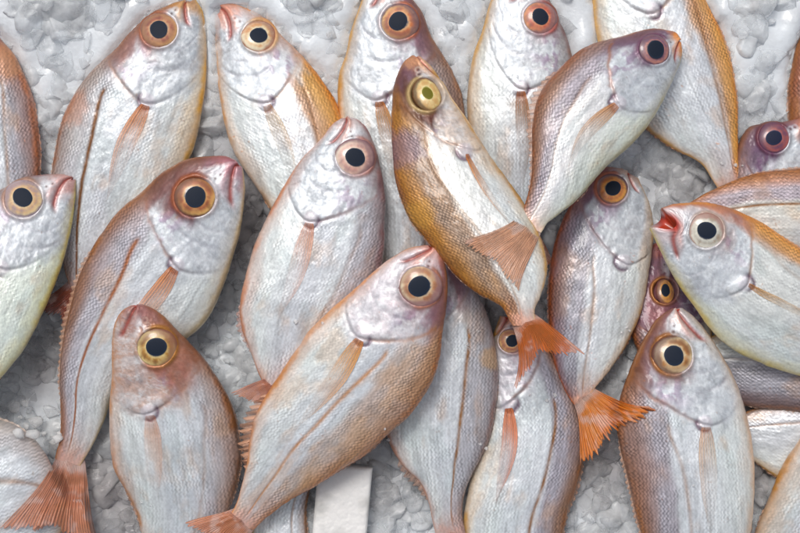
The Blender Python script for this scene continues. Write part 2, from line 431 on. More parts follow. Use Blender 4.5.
    hc = np.ones((NS, M, 3)) * C['head'] * (1 + (nzB - .5) * .20)[..., None]
    lil2 = lin((176, 180, 190)); hc = mixc(hc, lil2, .14 * ss(.48, .7, nzA) )
    hc = hc * (1 - .20 * ss(.80, .97, wrk) * (.2 + wamt))[..., None]
    hc = mixc(hc, lin((180, 188, 196)), .35 * ss(.45, .7, fbm(U / 14, Vp / 9, seed + 91)))
    sm = fbm(U / 11 + 40, Vp / 20, seed + 111, 5)
    hc = mixc(hc, lin((158, 140, 136)),   .36 * ss(.56, .74, sm) * (.15 + .65 * ss(-.2, .5, hh)))
    hc = mixc(hc, lin((226, 232, 236)), .4 * ss(.46, .3, sm))
    thr_ = 1 - np.abs(2 * fbm(U / 6 + nzA * 3, Vp / 22, seed + 131, 4) - 1)
    hc = mixc(hc, lin((234, 238, 242)), .35 * ss(.86, .97, thr_)); hc = mixc(hc, lin((140, 134, 142)), .18 * ss(.60, .5, thr_))
    # purple freckled nape behind the eye
    nape = gau(hh - .42, .30) * gau(SC - .24, .07) * ss(.46, .62, nzB) ; hc = mixc(hc, lin((140, 112, 146)), .75 * nape)
    # bright foil patch in front of the eye
    foil = gau(SC - .075, .03) * gau(hh - .22, .22) * ss(.4, .55, nzB)
    fm = ss(f.get('fh', .42), f.get('fh', .42) + .25, hh + (nzA - .5) * .5) * f.get('fa', .95)
    # dark mask wrapping the rear and top of the eye
    em = f.get('em', .45) * ss(2.0, 1.15, de_m + (nzA - .5) * 1.1) * ss(-.45, .1, hh - .35 + (SC - .14) * 3.5 + (nzB - .5) * .4)
    fm = np.clip(np.maximum(fm, em), 0, 1)
    fcol = C['face'] * (1 + (nzB - .5) * .8)[..., None]
    pur = lin((116, 88, 112)); fcol = mixc(fcol, pur, .5 * ss(.45, .65, nzC))
    hc = mixc(hc, fcol, fm)
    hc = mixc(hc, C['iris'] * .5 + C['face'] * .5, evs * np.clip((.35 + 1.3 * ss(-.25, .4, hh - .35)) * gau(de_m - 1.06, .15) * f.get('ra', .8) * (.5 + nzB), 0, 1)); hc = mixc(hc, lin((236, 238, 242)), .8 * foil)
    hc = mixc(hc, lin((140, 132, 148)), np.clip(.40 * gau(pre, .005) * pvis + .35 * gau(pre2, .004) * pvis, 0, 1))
    snm = ss(.085, .02, SC + (nzB - .5) * .05) * f.get('sa', .75)
    hc = mixc(hc, C['snout'], snm)
    hc = mixc(hc, lin((150, 58, 46)), .9 * mmask); hc = mixc(hc, C['snout'] * 1.1, .5 * mmask2)
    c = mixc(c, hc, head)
    c = c * (1 + (fbm(U / 2.2, Vp / 1.6, seed + 121, 2) - .5) * .22)[..., None]
    gl = gau(SC - gedge - .002 + (nzB - .5) * .016, .0055) * (Hc_ < .85)
    c = mixc(c, lin((152, 92, 66)) * .6 + C['back'] * .4, np.clip(f.get('gl', .55) * gl * ss(hg - .1, hg + .12, Hc_) * (.2 + 1.5 * nzC), 0, .9))
    c = mixc(c, lin((150, 140, 144)), .35 * gl * gvis * ss(hg + .1, hg - .05, Hc_))
    c = mixc(c, C['lat'], np.clip(latm * f.get('la', .6) * (.5 + nzB), 0, 1))
    tail_m = ss(.8, 1.0, SC + (nzA - .5) * .1)
    c = mixc(c, C['edge'] * .5 + C['tail'] * .5, tail_m * .35); c = mixc(c, C['tail'] * .7 + C['flank'] * .3, .75 * ss(.93, .995, SC + (nzB - .5) * .09))
    ew = 2.0 + 26.0 / np.maximum(Hh[:, None], 10) * 0
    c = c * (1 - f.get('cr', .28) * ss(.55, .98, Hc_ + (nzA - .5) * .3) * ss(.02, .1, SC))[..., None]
    evar = ss(.3, .62, fbm(U / 30, Vp * 0 + 3, seed + 95, 3)); evar2 = ss(.3, .62, fbm(U / 30, Vp * 0 + 9, seed + 97, 3))
    c = mixc(c, C['edge'], (.3 + .6 * evar) * ss(.86, .99, Hc_ + (nzB - .5) * .12) * ss(.0, .06, SC))
    c = mixc(c, C['vedge'], f.get('va', .75) * (.35 + .75 * evar2) * ss(.88, .985, -Hc_ + (nzB - .5) * .10))
    c = mixc(c, lin((206, 198, 208)), .5 * ss(9, 6, dgm))
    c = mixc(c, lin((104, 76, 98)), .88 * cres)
    c = mixc(c, C['vedge'], .40 * ss(.66, .9, -Hc_ + (nzA - .5) * .3) * f.get('va', .75))
    c = mixc(c, C['edge'], .25 * ss(.6, .9, Hc_ + (nzA - .5) * .3))
    # blood-orange and pigment specks
    c = mixc(c, C['edge'], .5 * ss(.80, .9, fine) * ss(.5, .65, nzA))
    if f['eye_vis'] is not False:
        sx0, sy0 = mid[0]; hx_, hy_ = half[ie] / Hh[ie]
        for q_, w_ in ((.50, 1.5), (.62, 1.1)):
            nx_ = ex + (sx0 - ex) * q_ + hx_ * er * .12; ny_ = ey + (sy0 - ey) * q_ + hy_ * er * .12
            nd_ = np.where(topm, np.hypot(HX - nx_, HY - ny_), 99)
            c = mixc(c, lin((70, 44, 48)), .85 * gau(nd_, w_)); c = mixc(c, C['head'], .4 * gau(nd_ - 2.8, .9))
    if 'spots' in f:
        for (qx, qy, qr, qc, qa) in f['spots']:
            dd = np.hypot(HX - qx, HY - qy) * (1 + (nzB - .5) * .8)
            c = mixc(c, lin(qc), np.where(topm, qa * ss(qr, qr * .5, dd), 0))
    red = lin((190, 54, 34))
    c = mixc(c, red, np.clip(ss(.02 + open_ * .25, .0, s[:, None] * np.ones((1, M))) * (.25 + 9 * open_), 0, .95) * gau(Hc_ - f.get('oh', -.1), .45))
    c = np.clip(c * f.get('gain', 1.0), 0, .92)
    # detail channels
    scs = (.45 + .75 * ss(.36, .6, fbm(U / 18, Vp / 12, seed + 141))) * np.clip(ss(.0, .03, SC - gedge) * (.10 + .36 * bm + .16 * ss(.35, .75, nzA)) * (.55 + .8 * nzC) * ss(-1, -.75, Hc_ + .0), 0, 1) * ss(1.02, .95, SC)
    rough = np.clip(.36 + (nzA - .5) * .25 + .06 * bm + .08 * head, .2, .8)
    metal = np.clip(.26 - .1 * bm + .0 * head, 0, 1) + 0 * SC
    # ---- body mesh with a mouth cavity and a closed tail stump
    Vx = [G.reshape(-1, 3)]; F = [grid_faces(NS, M, True, flip)]
    cc = [c.reshape(-1, 3)]; det = [np.stack([scs, rough, metal], -1).reshape(-1, 3)]; su = [np.stack([U, Vp], -1).reshape(-1, 2)]
    inner = to_world(np.array([mid[int(NS * (.03 + open_ * 1.35)), 0]]), np.array([mid[int(NS * (.03 + open_ * 1.35)), 1]]), zl[0], zl[0])[0]
    base = NS * M; prev = np.arange(M)
    for t in (.25, .6, .95):
        ring = G[0] * (1 - t) + inner * t
        Vx.append(ring); cc.append(np.ones((M, 3)) * lin((200 - 90 * t, 58, 36))); det.append(np.ones((M, 3)) * (0, .3, 0)); su.append(np.zeros((M, 2)))
        cur = base + np.arange(M); base += M
        q = np.stack([prev, np.roll(prev, -1), np.roll(cur, -1), cur], -1)
        F.append(q if flip else q[:, ::-1]); prev = cur
    tailc = G[-1].mean(0); ring = G[-1] * .05 + tailc * .95
    Vx.append(ring); cc.append(c[-1]); det.append(det[0].reshape(NS, M, 3)[-1]); su.append(su[0].reshape(NS, M, 2)[-1])
    cur = base + np.arange(M); prev = (NS - 1) * M + np.arange(M)
    q = np.stack([prev, np.roll(prev, -1), np.roll(cur, -1), cur], -1); F.append(q[:, ::-1] if flip else q)
    org = np.array([*G[NS // 2].mean(0)[:2], G[..., 2].min()])
    root = bpy.data.objects.new(f.get('name', 'sea_bream'), None); COL.objects.link(root); root.location = org
    root.empty_display_size = 0.02
    root['label'] = f['label']; root['category'] = 'fish'; root['group'] = 'whole sea bream laid on crushed ice'
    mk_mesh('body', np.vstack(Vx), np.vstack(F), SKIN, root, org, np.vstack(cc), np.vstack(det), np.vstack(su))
    Nn, _ = normals(G)

    # ---- eye (near side and far side)
    if f['eye_vis'] is not False:
        nr, na = 26, 64
        i, j = locate((ex, ey)); nrm = Nn[i, j] * .75 + np.array([0, 0, 1]) * .35; nrm /= np.linalg.norm(nrm)
        if 'etilt' in f: nrm = nrm + np.array([*f['etilt'], 0.0]); nrm /= np.linalg.norm(nrm)
        cen = to_world(np.array([ex]), np.array([ey]), zl[i], PZ[i, j])[0]
        tx = np.cross([0, 1, 0], nrm); tx /= np.linalg.norm(tx); ty = np.cross(nrm, tx)
        rr = np.linspace(0, 1, nr)[:, None]; aa = np.linspace(0, 2 * math.pi, na, endpoint=False)[None]
        esq = f.get('esq', 1.0); ea = math.radians(f.get('ea', 0))
        def dome(scale, hgt, base_, pup=0):
            wv = 1 + pup * (  .09 * np.cos(aa - seed) + .06 * np.sin(2 * aa + seed * 2))
            a = wv * rr * np.cos(aa) * er * scale * esq * (1 + .02 * np.sin(3 * aa + seed)); b = wv * rr * np.sin(aa) * er * scale * (.97 + .02 * np.cos(2 * aa + seed))
            ca, sa = math.cos(ea), math.sin(ea)
            x = a * ca - b * sa; y = a * sa + b * ca
            z = base_ + hgt * np.sqrt(np.clip(1 - (rr * .97) ** 2, 0, 1)) + 0 * aa
            return cen + (x[..., None] * tx + y[..., None] * ty + z[..., None] * nrm) * K
        pr = f.get('pr', .47)
        E = dome(1.1, er * .40, -er * .40 * .5)
        r2 = (rr * 1.1 + (fbm(aa * 6 / math.pi * 2, rr * 4, seed) - .5) * .13 + .06 * np.cos(aa - seed * 3) * ss(.3, .8, rr)) * np.ones_like(aa)
        n1 = fbm(np.cos(aa) * 2.2 + rr * 0 + 7, np.sin(aa) * 2.2 + rr * 1.5, seed + 3)
        stops = [pr, pr + .06, pr + .16, .74, .84, .95, 1.06]
        cols = np.array([C['pupil'] * 2 + .02, C['iris2'] * .7 + C['iris'] * .3, C['iris'], C['iris'] * .55 + C['rim'] * .45, C['iris'] * .6 + C['iris2'] * .4, C['iris2'], C['rim'] * .6])
        ec = np.stack([np.interp(r2, stops, cols[:, k]) for k in range(3)], -1)
        ec = mixc(ec, C['iris2'], .35 * ss(.5, .66, n1) * ss(.92, .8, r2)); ec = mixc(ec, lin((214, 212, 214)), .05 * np.ones_like(r2))
        ec = mixc(ec, C['rim'], .5 * ss(.5, .38, n1) * ss(pr + .05, pr + .2, r2))
        hd_ = math.atan2(-(half[ie, 1]), half[ie, 0])
        lid = ss(.80, 1.0, r2 + .16 * np.cos(aa - hd_) + (n1 - .5) * .25); ec = mixc(ec, C['face'] * .8, .8 * lid)
        ec = ec * (1 + (fbm(aa * 9, rr * 5, seed + 8) - .5)[..., None] * .35)
        eye = mk_mesh('eye', E.reshape(-1, 3), grid_faces(nr, na, True, False), EYE, root, org, ec.reshape(-1, 3))
        Pp = dome(pr * 1.1, er * .05, er * .40 * .86 - er * .17 + .3, 1)
        pc = np.ones((nr, na, 3)) * C['pupil'] * (1 + .6 * ss(.75, 1, rr * np.ones_like(aa))[..., None])
        pu = mk_mesh('pupil', Pp.reshape(-1, 3), grid_faces(nr, na, True, False), PUP, eye, org, pc.reshape(-1, 3))

    # ---- helper: point on the body by station and cos(theta)
    def on_body(si, hv, off):
        si = np.clip(si, 0, 1) * (NS - 1); a0 = np.clip(np.floor(si).astype(int), 0, NS - 2); fa = (si - a0)[..., None]
        tj = np.arccos(np.clip(hv, -1, 1)) / math.pi * MT; b0 = np.clip(np.floor(tj).astype(int), 0, MT - 1); fb = (tj - b0)[..., None]
        g = (G[a0, b0] * (1 - fb) + G[a0, b0 + 1] * fb) * (1 - fa) + (G[a0 + 1, b0] * (1 - fb) + G[a0 + 1, b0 + 1] * fb) * fa
        return g + Nn[a0, b0] * off[..., None] * K

    # ---- pectoral fin
    if f.get('pec', True):
        n, m = 44, 22
        t = np.linspace(0, 1, n)[:, None]; w = np.linspace(-1, 1, m)[None]
        hgeo = math.cos(th[jg])
        plen = f.get('plen', .30) + .02; pdrop = f.get('pdrop', -.12)
        wid = f.get('pw', .32) * (.42 * (1 - t) + 1.9 * np.clip(t, 0, 1) ** .8 * (1 - t) ** 1.0 * 1.15)
        si = sg + .012 + plen * t * (1 - .06 * (w + 1) * t)
        hv = hgeo + pdrop * t + w * wid * .5 + .04 * np.sin(t * 3)
        off = .7 + 1.2 * np.sin(np.clip(t, 0, 1) * math.pi) ** .7 * (.55 + .45 * w) + 0.25 * np.sin(w * 14)
        Pf = on_body(si * np.ones_like(w), hv, off)
        fc = np.ones((n, m, 3)) * C['fin']
        one = np.ones_like(w * t)
        up = ss(-.2, 1, w * one)
        fc = mixc(fc, C['fin'] * .35 + C['flank'] * .65, .85 * ss(.1, .7, t * one) * (1 - .8 * up))
        fc = mixc(fc, lin((206, 116, 66)), .6 * ss(.16, .0, t * one))
        al = np.clip(f.get('pal_a', .8) * (ss(.5, .05, t * one) * .6 + .22 + .42 * up * ss(1, .7, t * one)), 0, .95)[..., None]
        mk_mesh('pectoral_fin', Pf.reshape(-1, 3), grid_faces(n, m, False, not flip), FIN, root, org, np.concatenate([fc, al], -1).reshape(-1, 4), None,
                np.stack([t * 40 + 0 * w, w * 22 + 0 * t], -1).reshape(-1, 2))

    # ---- tail fin
    if 'tail' in f:
        ang, ln, spr = f['tail'][:3]
        n, m = 40, 90
        t = np.linspace(0, 1, n)[:, None]; w = np.linspace(-1, 1, m)[None]
        a = math.radians(ang); dirx, diry = math.cos(a), math.sin(a)
        bx, by = mid[-9]; hw = Hh[-9] * .93
        sx_, sy_ = half[-1] / Hh[-1]
        # perpendicular to the tail direction on the dorsal side
        pxn, pyn = -diry, dirx
        if pxn * sx_ + pyn * sy_ < 0: pxn, pyn = -pxn, -pyn
        fork = f.get('fork', .42)
        rag = 1 - .16 * vn(w * 26 + 50, w * 0, seed) * f.get('rag', .6) - .10 * f.get('rag', .6) * (np.sin(w * 60) > .2)
        length = ln * (1 - fork * (1 - np.abs(w) ** 1.1)) * rag
        phi = w * math.radians(spr) * (.55 + .45 * t ** .8) + math.radians(5) * np.sin(seed + t * 2.5)
        lx = length * t * np.cos(phi); ly = hw * w * (1 - t * .2) + length * t * np.sin(phi)
        X = bx + dirx * lx + pxn * ly; Y = by + diry * lx + pyn * ly
        zt = f.get('tz', 0)
        cx3, cy3 = cells(X, Y)
        surf = TOP[cx3, cy3]
        zz = zl[-1] + zt * t + 1.6 * np.sin(w * 7 + seed) * t + 1.2 * np.sin(t * 5 + w * 3)
        if f.get('drape', True):
            need = surf + 2.5
            # smooth the drape along each ray
            need = np.where(t < .12, -99, need)
            lim = np.maximum.accumulate(np.where(need > zz, np.minimum(need, zz + 60), zz), axis=0)
            for _ in range(12):
                lim[1:-1] = .25 * lim[:-2] + .5 * lim[1:-1] + .25 * lim[2:]
                lim[:, 1:-1] = .25 * lim[:, :-2] + .5 * lim[:, 1:-1] + .25 * lim[:, 2:]
            zz = np.maximum(zz, lim * ss(0, .25, t) + zz * (1 - ss(0, .25, t)))
        Gt = to_world(X, Y, zz, zz)
        tcol = np.ones((n, m, 3)) * C['tail']
        nt = fbm(X / 12, Y / 12, seed + 60)
        tcol = mixc(tcol, C['edge'], .3 * ss(.5, .7, nt)); tcol = mixc(tcol, lin((236, 206, 196)), .55 * ss(.45, .3, nt))
        tcol = mixc(tcol, C['edge'], .25 * ss(.7, 1, np.abs(w) + 0 * t)); tcol = mixc(tcol, C['flank'] * .55 + C['tail'] * .45, .8 * ss(.3, .05, t + 0 * w + (nt - .5) * .2))
        al = np.clip(f.get('ta', .9) * (1 - .35 * t ** 1.5) * np.ones_like(w) * ss(-.02, .12, t), 0, 1)[..., None]
        ob = mk_mesh('tail_fin', Gt.reshape(-1, 3), grid_faces(n, m, False, flip), FIN, root, org, np.concatenate([tcol, al], -1).reshape(-1, 4), None,
                np.stack([t * 30 + 0 * w, w * 88 + 0 * t + 3 * np.sin(t * 4 + w * 5)], -1).reshape(-1, 2))
        md = ob.modifiers.new('thick', 'SOLIDIFY'); md.thickness = K * .5; md.offset = 0
        np.maximum.at(TOP, (cx3.ravel(), cy3.ravel()), (zz + 0 * X).ravel())

    # ---- fins along the edges: (name, s0, s1, side, height)
    for (fn, s0, s1, side, fh_) in f.get('efins', [('dorsal_fin', .34, .86, 1, 3.0), ('anal_fin', .62, .85, -1, 2.5)]):
        n = 150; m = 8
        t = np.linspace(0, 1, n)[:, None]; w = np.linspace(0, 1, m)[None]
        sa_ = np.interp(s0 + (s1 - s0) * t, scn, s)
        ii = np.clip((sa_ * (NS - 1)).astype(int), 0, NS - 1)
        ed = D if side > 0 else Vv
        exx, eyy = ed[ii][..., 0], ed[ii][..., 1]
        ox, oy = half[ii][..., 0] / Hh[ii] * side, half[ii][..., 1] / Hh[ii] * side
        tgx = np.gradient(mid[:, 0])[ii]; tgy = np.gradient(mid[:, 1])[ii]; tl = np.hypot(tgx, tgy); tgx, tgy = tgx / tl, tgy / tl
        nsp = max(8, int((s1 - s0) * L / 6))
        saw = 1 - .45 * np.mod(t * nsp, 1.0) if fh_ > 3.5 else 1 - .25 * np.mod(t * nsp, 1.0)
        env = np.sin(np.clip(t, 0, 1) ** .6 * math.pi) ** .6
        hgt = fh_ * env * saw * (.8 + .4 * vn(t * 14, t * 0, seed + 2))
        X = exx - ox * 1.5 + (ox + tgx * .9) * hgt * w; Y = eyy - oy * 1.5 + (oy + tgy * .9) * hgt * w
        zz = zl[ii] + .8 * np.sin(t * 40) * w - hgt * w * .25
        Gt = to_world(X, Y, zz, zz)
        tcol = (np.ones((n, m, 3)) * C['edge']) * .6 + lin((226, 196, 176)) * .4
        al = (.8 - .4 * w + 0 * t)[..., None]
        ob = mk_mesh(fn, Gt.reshape(-1, 3), grid_faces(n, m, False, False), FIN, root, org, np.concatenate([tcol, al], -1).reshape(-1, 4), None,
                np.stack([w * 10 + 0 * t, t * nsp * 2 * math.pi + 0 * w], -1).reshape(-1, 2))
        md = ob.modifiers.new('thick', 'SOLIDIFY'); md.thickness = K * .5; md.offset = 0
    return root

GOLD = dict(back=(228, 172, 84), back2=(216, 152, 84), edge=(206, 132, 56))
MAUVE = dict(back=(152, 122, 122), back2=(140, 132, 150), edge=(138, 98, 76))
RUST = dict(back=(146, 104, 80), back2=(140, 122, 122), edge=(150, 96, 54))

FISH = []
def F_(**k):
    k.setdefault('eye_vis', True); FISH.append(k)

# order = from the bottom of the pile to the top
F_(label='headless-looking fish at the left border above the pale-bellied one, brown back facing right', eye_vis=False,
   D=[(-42,-8),(-20,12),(0,38),(12,52),(22,70),(33,98),(38,130),(40,165),(36,210),(25,250),(8,282)],
   V=[(-52,-2),(-70,50),(-78,110),(-68,170),(-45,225),(-22,262),(-6,288)], eye=(-38,40), gill=(-30,85), pal=dict(MAUVE, edge=(190,120,80)), ba=.7,
   tail=(100,45,28), pec=False, spots=[(8,62,26,(200,140,95),.7)])
F_(label='sliver of red-brown fish back at the right border, beside the upper ice', eye_vis=False,
   D=[(828,0),(812,15),(800,38),(793,60),(788,90),(789,120),(795,145),(805,170),(815,200)],
   V=[(842,5),(858,40),(862,90),(850,140),(835,175),(825,205)], eye=(830,35), gill=(830,70), pal=dict(RUST, back=(150,92,70)), ba=1, bw=.2, tail=(80,45,28), pec=False)
F_(label='small purple fish head with red-ringed eye wedged beside the yellow-banded fish at upper right', 
   D=[(806,117),(788,121),(768,123),(748,128),(737,148),(730,190),(727,240),(735,300),(745,330)],
   V=[(812,130),(814,160),(812,200),(800,240),(782,290),(765,330)], em=1, eye=(774,138), er=15.5, gill=(778,210), pal=dict(MAUVE, iris=(120,50,58), iris2=(176,84,76), rim=(100,60,90), face=(88,58,88), pupil=(30,36,60)),
   fh=.2, tail=(100,40,25), pec=False, lift=-4)
F_(label='pale silver fish in the bottom left corner, partly under the pink tail fin', eye_vis=False,
   D=[(-190,500),(-150,445),(-90,416),(-40,412),(0,419),(26,432),(46,456),(60,486)],
   V=[(-188,540),(-150,620),(-80,665),(-20,655),(25,612),(50,562),(68,512)], eye=(-150,530), gill=(-105,540), tail=(85,34,22), pec=False, ba=.3, gain=1.0, bw=.7, cr=0, pal=dict(edge=(196,186,178)))
F_(label='small piece of pale belly at the bottom border, touching the white foam block', eye_vis=False,
   D=[(300,650),(312,615),(312,580),(308,540),(306,510),(312,480),(318,452)],
   V=[(285,650),(262,620),(250,585),(250,545),(258,508),(278,476),(302,450)], eye=(290,610), gill=(285,575), tail=(-70,40,25), pec=False, ba=.1)
F_(label='fish at the top without visible head, broad yellow band down its right edge', eye_vis=False,
   D=[(632,-100),(655,-80),(682,-45),(705,0),(722,34),(732,68),(737,101),(738,135),(738,160),(742,185)],
   V=[(615,-95),(598,-60),(592,-20),(594,20),(603,60),(620,100),(646,128),(672,148),(700,163),(712,180),(722,195)], eye=(645,-55), gill=(651,13),
   cr=.05, gold=1, pal=dict(GOLD), ba=.95, lath=.66, bw=.60, tail=(75,40,25), la=.6, pec=False, wk=.3)
F_(label='fish at the top with red-ringed eye and silver cheek, left of the spiny-backed fish',
   D=[(533,-28),(549,0),(559,20),(569,45),(576,80),(575,120),(565,170),(550,210),(537,240)],
   V=[(508,-32),(491,0),(483,27),(473,57),(468,88),(468,120),(475,160),(488,200),(512,245)], eye=(540,18), er=16.5, gill=(519,90),
   pal=dict(MAUVE, iris=(196,78,50), iris2=(226,160,110), rim=(150,110,90), fin=(170,120,80)), ba=.75, fh=.7, sa=.3, tail=(80,40,25), plen=.34, pdrop=.05)
F_(label='orange-eyed fish at the top, mostly hidden by the diagonal dark-golden fish',
   D=[(392,-24),(408,-5),(422,12),(430,34),(444,57),(457,81),(464,108),(465,150),(458,200),(445,250),(432,290),(425,315)],
   V=[(372,-28),(362,0),(352,27),(345,57),(338,81),(340,130),(350,180),(365,230),(385,280),(402,315)], eye=(399,22), er=18.5, gill=(379,100),
   pal=dict(RUST, iris=(204,112,44), iris2=(232,190,130), rim=(130,90,84), fin=(200,140,70), face=(124,88,100)), ba=.75, tail=(80,40,25), plen=.24, pdrop=.12, pw=.3)
F_(label='fish in the top row with cream-ringed eye and mustard-yellow back band',
   D=[(222,3),(235,4),(250,10),(267,20),(281,34),(301,54),(318,74),(335,101),(343,125),(346,155),(344,190),(335,230),(325,262),(318,280)],
   V=[(215,18),(216,51),(218,84),(224,121),(234,152),(251,180),(268,205),(285,235),(298,265),(303,285)], em=0.35, eye=(259,36), er=16.5, gill=(267,104),
   cr=.05, gold=1, pal=dict(GOLD, back=(210,162,92), iris=(230,206,160), iris2=(236,224,196), rim=(196,116,60), face=(176,120,96), vedge=(214,150,70), snout=(214,140,110), fin=(222,186,130)), ba=.95, lath=.52, bw=.42,
   fh=.7, tail=(85,40,25), plen=.34, pal_a=.45)
F_(label='big fish at the top left with amber eye and thin brown lateral line',
   D=[(183,1),(170,5),(152,14),(133,30),(115,50),(97,66),(81,84),(70,103),(62,122),(56,150),(52,180),(54,220),(62,258),(70,290)],
   V=[(196,0),(204,15),(207,50),(206,80),(203,101),(196,140),(180,180),(158,215),(130,250),(108,275),(90,297)], em=0.75, eye=(159,30), er=18, gill=(150,103),
   pal=dict(MAUVE, back=(186,172,160), back2=(176,176,180), edge=(150,100,70), lat=(116,74,36), iris=(164,84,52), iris2=(214,168,110), rim=(120,74,64), vedge=(226,176,84), snout=(196,140,70), face=(168,120,96)),
   ba=.65, lath=.46, bw=.46, la=1.3, va=.95, tail=(122,66,26), plen=.30, pdrop=.05, spots=[(75,110,22,(190,130,100),.5)])
FISH[-1]['pal'].update(tail=(150,76,56))
F_(label='silver fish at the bottom with narrow orange pectoral fin and rusty scaled right side',
   D=[(515,315),(530,328),(548,348),(565,371),(577,395),(585,425),(583,460),(577,487),(568,511),(560,545),(545,585),(525,615)],
   V=[(500,316),(492,340),(488,375),(485,410),(478,450),(468,490),(464,533),(475,580),(502,615)], efins=[('dorsal_fin', .36, .9, 1, 4), ('anal_fin', .62, .85, -1, 2.5)], eye=(512,341), er=12.5, gill=(508,403),
   pal=dict(RUST, back=(150,110,84), back2=(150,134,158), fin=(226,138,98), lat=(140,96,56), head=(204,202,210)), fa=.3, ba=.85, lath=.36, bw=.36, la=.9, plen=.30, pdrop=.06, pw=.34, pal_a=1.1, tail=(110,50,25))
F_(label='silver fish body with dark lateral line coming out below the largest central fish', eye_vis=False,
   D=[(448,236),(460,262),(475,290),(487,315),(495,345),(498,375),(496,405),(489,439),(474,470),(464,494),(462,515),(466,535)],
   V=[(435,240),(418,270),(402,310),(390,350),(384,400),(387,435),(400,462),(419,482),(428,501),(432,520),(437,540)], eye=(440,275), gill=(425,330),
   pal=dict(MAUVE, back=(176,172,180), back2=(160,150,160), edge=(140,110,100), vedge=(190,130,100)), ba=.65, lath=.42, la=.9, tail=(88,50,24), pec=False,
   efins=[('dorsal_fin', .34, .9, 1, 2.5), ('anal_fin', .72, .88, -1, 7)], spots=[(490,358,15,(200,160,110),.6)])
F_(label='pale body with golden lower edge at the right border, under the dark bluish body', eye_vis=False,
   D=[(925,430),(890,405),(840,395),(790,398),(750,410),(720,425),(705,435)],
   V=[(920,450),(890,480),(845,492),(800,488),(775,476),(752,460),(730,452),(708,450)], eye=(890,432), gill=(860,440), pal=dict(vedge=(226,168,50)), va=.9, ba=.3, tail=(170,35,25), pec=False, wk=.28)
F_(label='dark bluish-brown fish body at the right border, directly below the open-mouthed fish', eye_vis=False,
   D=[(930,400),(885,417),(835,416),(790,410),(755,407),(730,400),(700,388),(680,378)],
   V=[(925,380),(890,345),(840,325),(790,320),(750,325),(715,335),(690,345),(680,358)], eye=(890,385), gill=(850,370),
   pal=dict(MAUVE, back=(118,108,116), back2=(132,136,152), flank=(190,186,196)), ba=.9, bw=-.1, lath=-.1, la=.2, tail=(190,35,25), pec=False, wk=.3)
F_(label='silver fish left of centre with pink-ringed eye and its belly to the left',
   D=[(349,116),(360,121),(369,132),(377,152),(382,175),(385,200),(385,225),(384,251),(376,285),(357,318),(332,350),(308,375),(287,395)],
   V=[(341,118),(332,125),(318,142),(301,159),(288,179),(271,210),(256,241),(247,271),(240,305),(242,329),(250,350),(258,372),(268,392)], em=0.15, eye=(355,157), er=18.5, gill=(312,220),
   pal=dict(MAUVE, back=(176,170,180), back2=(160,150,166), iris=(214,160,142), iris2=(232,214,196), rim=(170,140,140), vedge=(206,132,90), fin=(232,170,140), edge=(160,120,120)), ba=.6, bw=.5, lath=.5, la=.3, fh=.75, sa=.35,
   plen=.33, pdrop=.0, pal_a=.6, tail=(140,45,25), efins=[('dorsal_fin', .34, .9, 1, 2.0), ('anal_fin', .66, .85, -1, 5)])
F_(label='large fish with amber eye, curved purple-brown back and whole pink tail fin',
   D=[(236,160),(222,156),(200,157),(180,162),(160,175),(143,191),(125,206),(109,223),(91,251),(79,278),(69,312),(62,350),(60,380),(61,405),(60,435),(55,460)],
   V=[(243,168),(245,190),(242,221),(234,254),(220,295),(203,325),(170,350),(135,372),(114,395),(105,419),(94,443),(80,466)], em=0.95, eye=(195,197), er=20.5, gill=(180,265),
   pal=dict(RUST, back=(146,98,76), back2=(166,158,172), iris=(178,96,28), iris2=(222,176,96), rim=(120,70,40), face=(106,60,58), lat=(158,98,62), snout=(170,110,120), tail=(214,146,116), vedge=(206,180,120)),
   efins=[('dorsal_fin', .40, .95, 1, 5), ('anal_fin', .62, .85, -1, 2.5)], ba=.85, lath=.36, bw=.36, la=1.1, fh=.5, tail=(99,100,25), rag=.35, fork=.25, ta=.85, plen=.30, pdrop=-.05, st=.62, va=.6)
F_(label='upright fish at lower left with dusky orange-brown face and gold-rimmed eye',
   D=[(141,304),(150,307),(162,315),(179,332),(192,345),(207,362),(222,385),(234,410),(239,435),(240,465),(232,500),(218,535),(196,572)],
   V=[(131,305),(122,311),(115,322),(112,340),(112,371),(110,401),(110,436),(114,467),(126,491),(137,515),(143,540),(155,572)], em=0.9, eye=(156,347), er=19, gill=(152,410),
   pal=dict(RUST, back=(190,150,130), back2=(176,160,160), iris=(184,132,30), iris2=(236,216,150), rim=(110,70,40), face=(150,92,70), head=(196,168,156), vedge=(196,130,70), snout=(150,100,96)), ba=.6, bw=.5,
   fh=.12, fa=.85, plen=.3, pal_a=.35, st=.55, tail=(70,45,24), roll=0, la=.3, mouth=.2)
F_(label='pale white-bellied fish at the left border with its mouth pointing right',
   D=[(72,176),(60,174),(45,175),(25,178),(5,187),(-15,203),(-40,240),(-60,290),(-75,350),(-82,400)],
   V=[(76,180),(75,200),(72,221),(68,244),(61,267),(49,298),(37,325),(24,350),(0,379),(-25,405),(-50,425),(-68,435)], em=0.25, eye=(23,199), er=19, gill=(6,268),
   pal=dict(MAUVE, iris=(206,160,110), iris2=(226,200,150), rim=(140,130,150), flank=(232,240,232), belly=(232,242,232), face=(170,150,166), vedge=(214,200,110), snout=(206,150,140)), ba=.4, fh=.75, pec=False, tail=(120,40,25), lift=4)
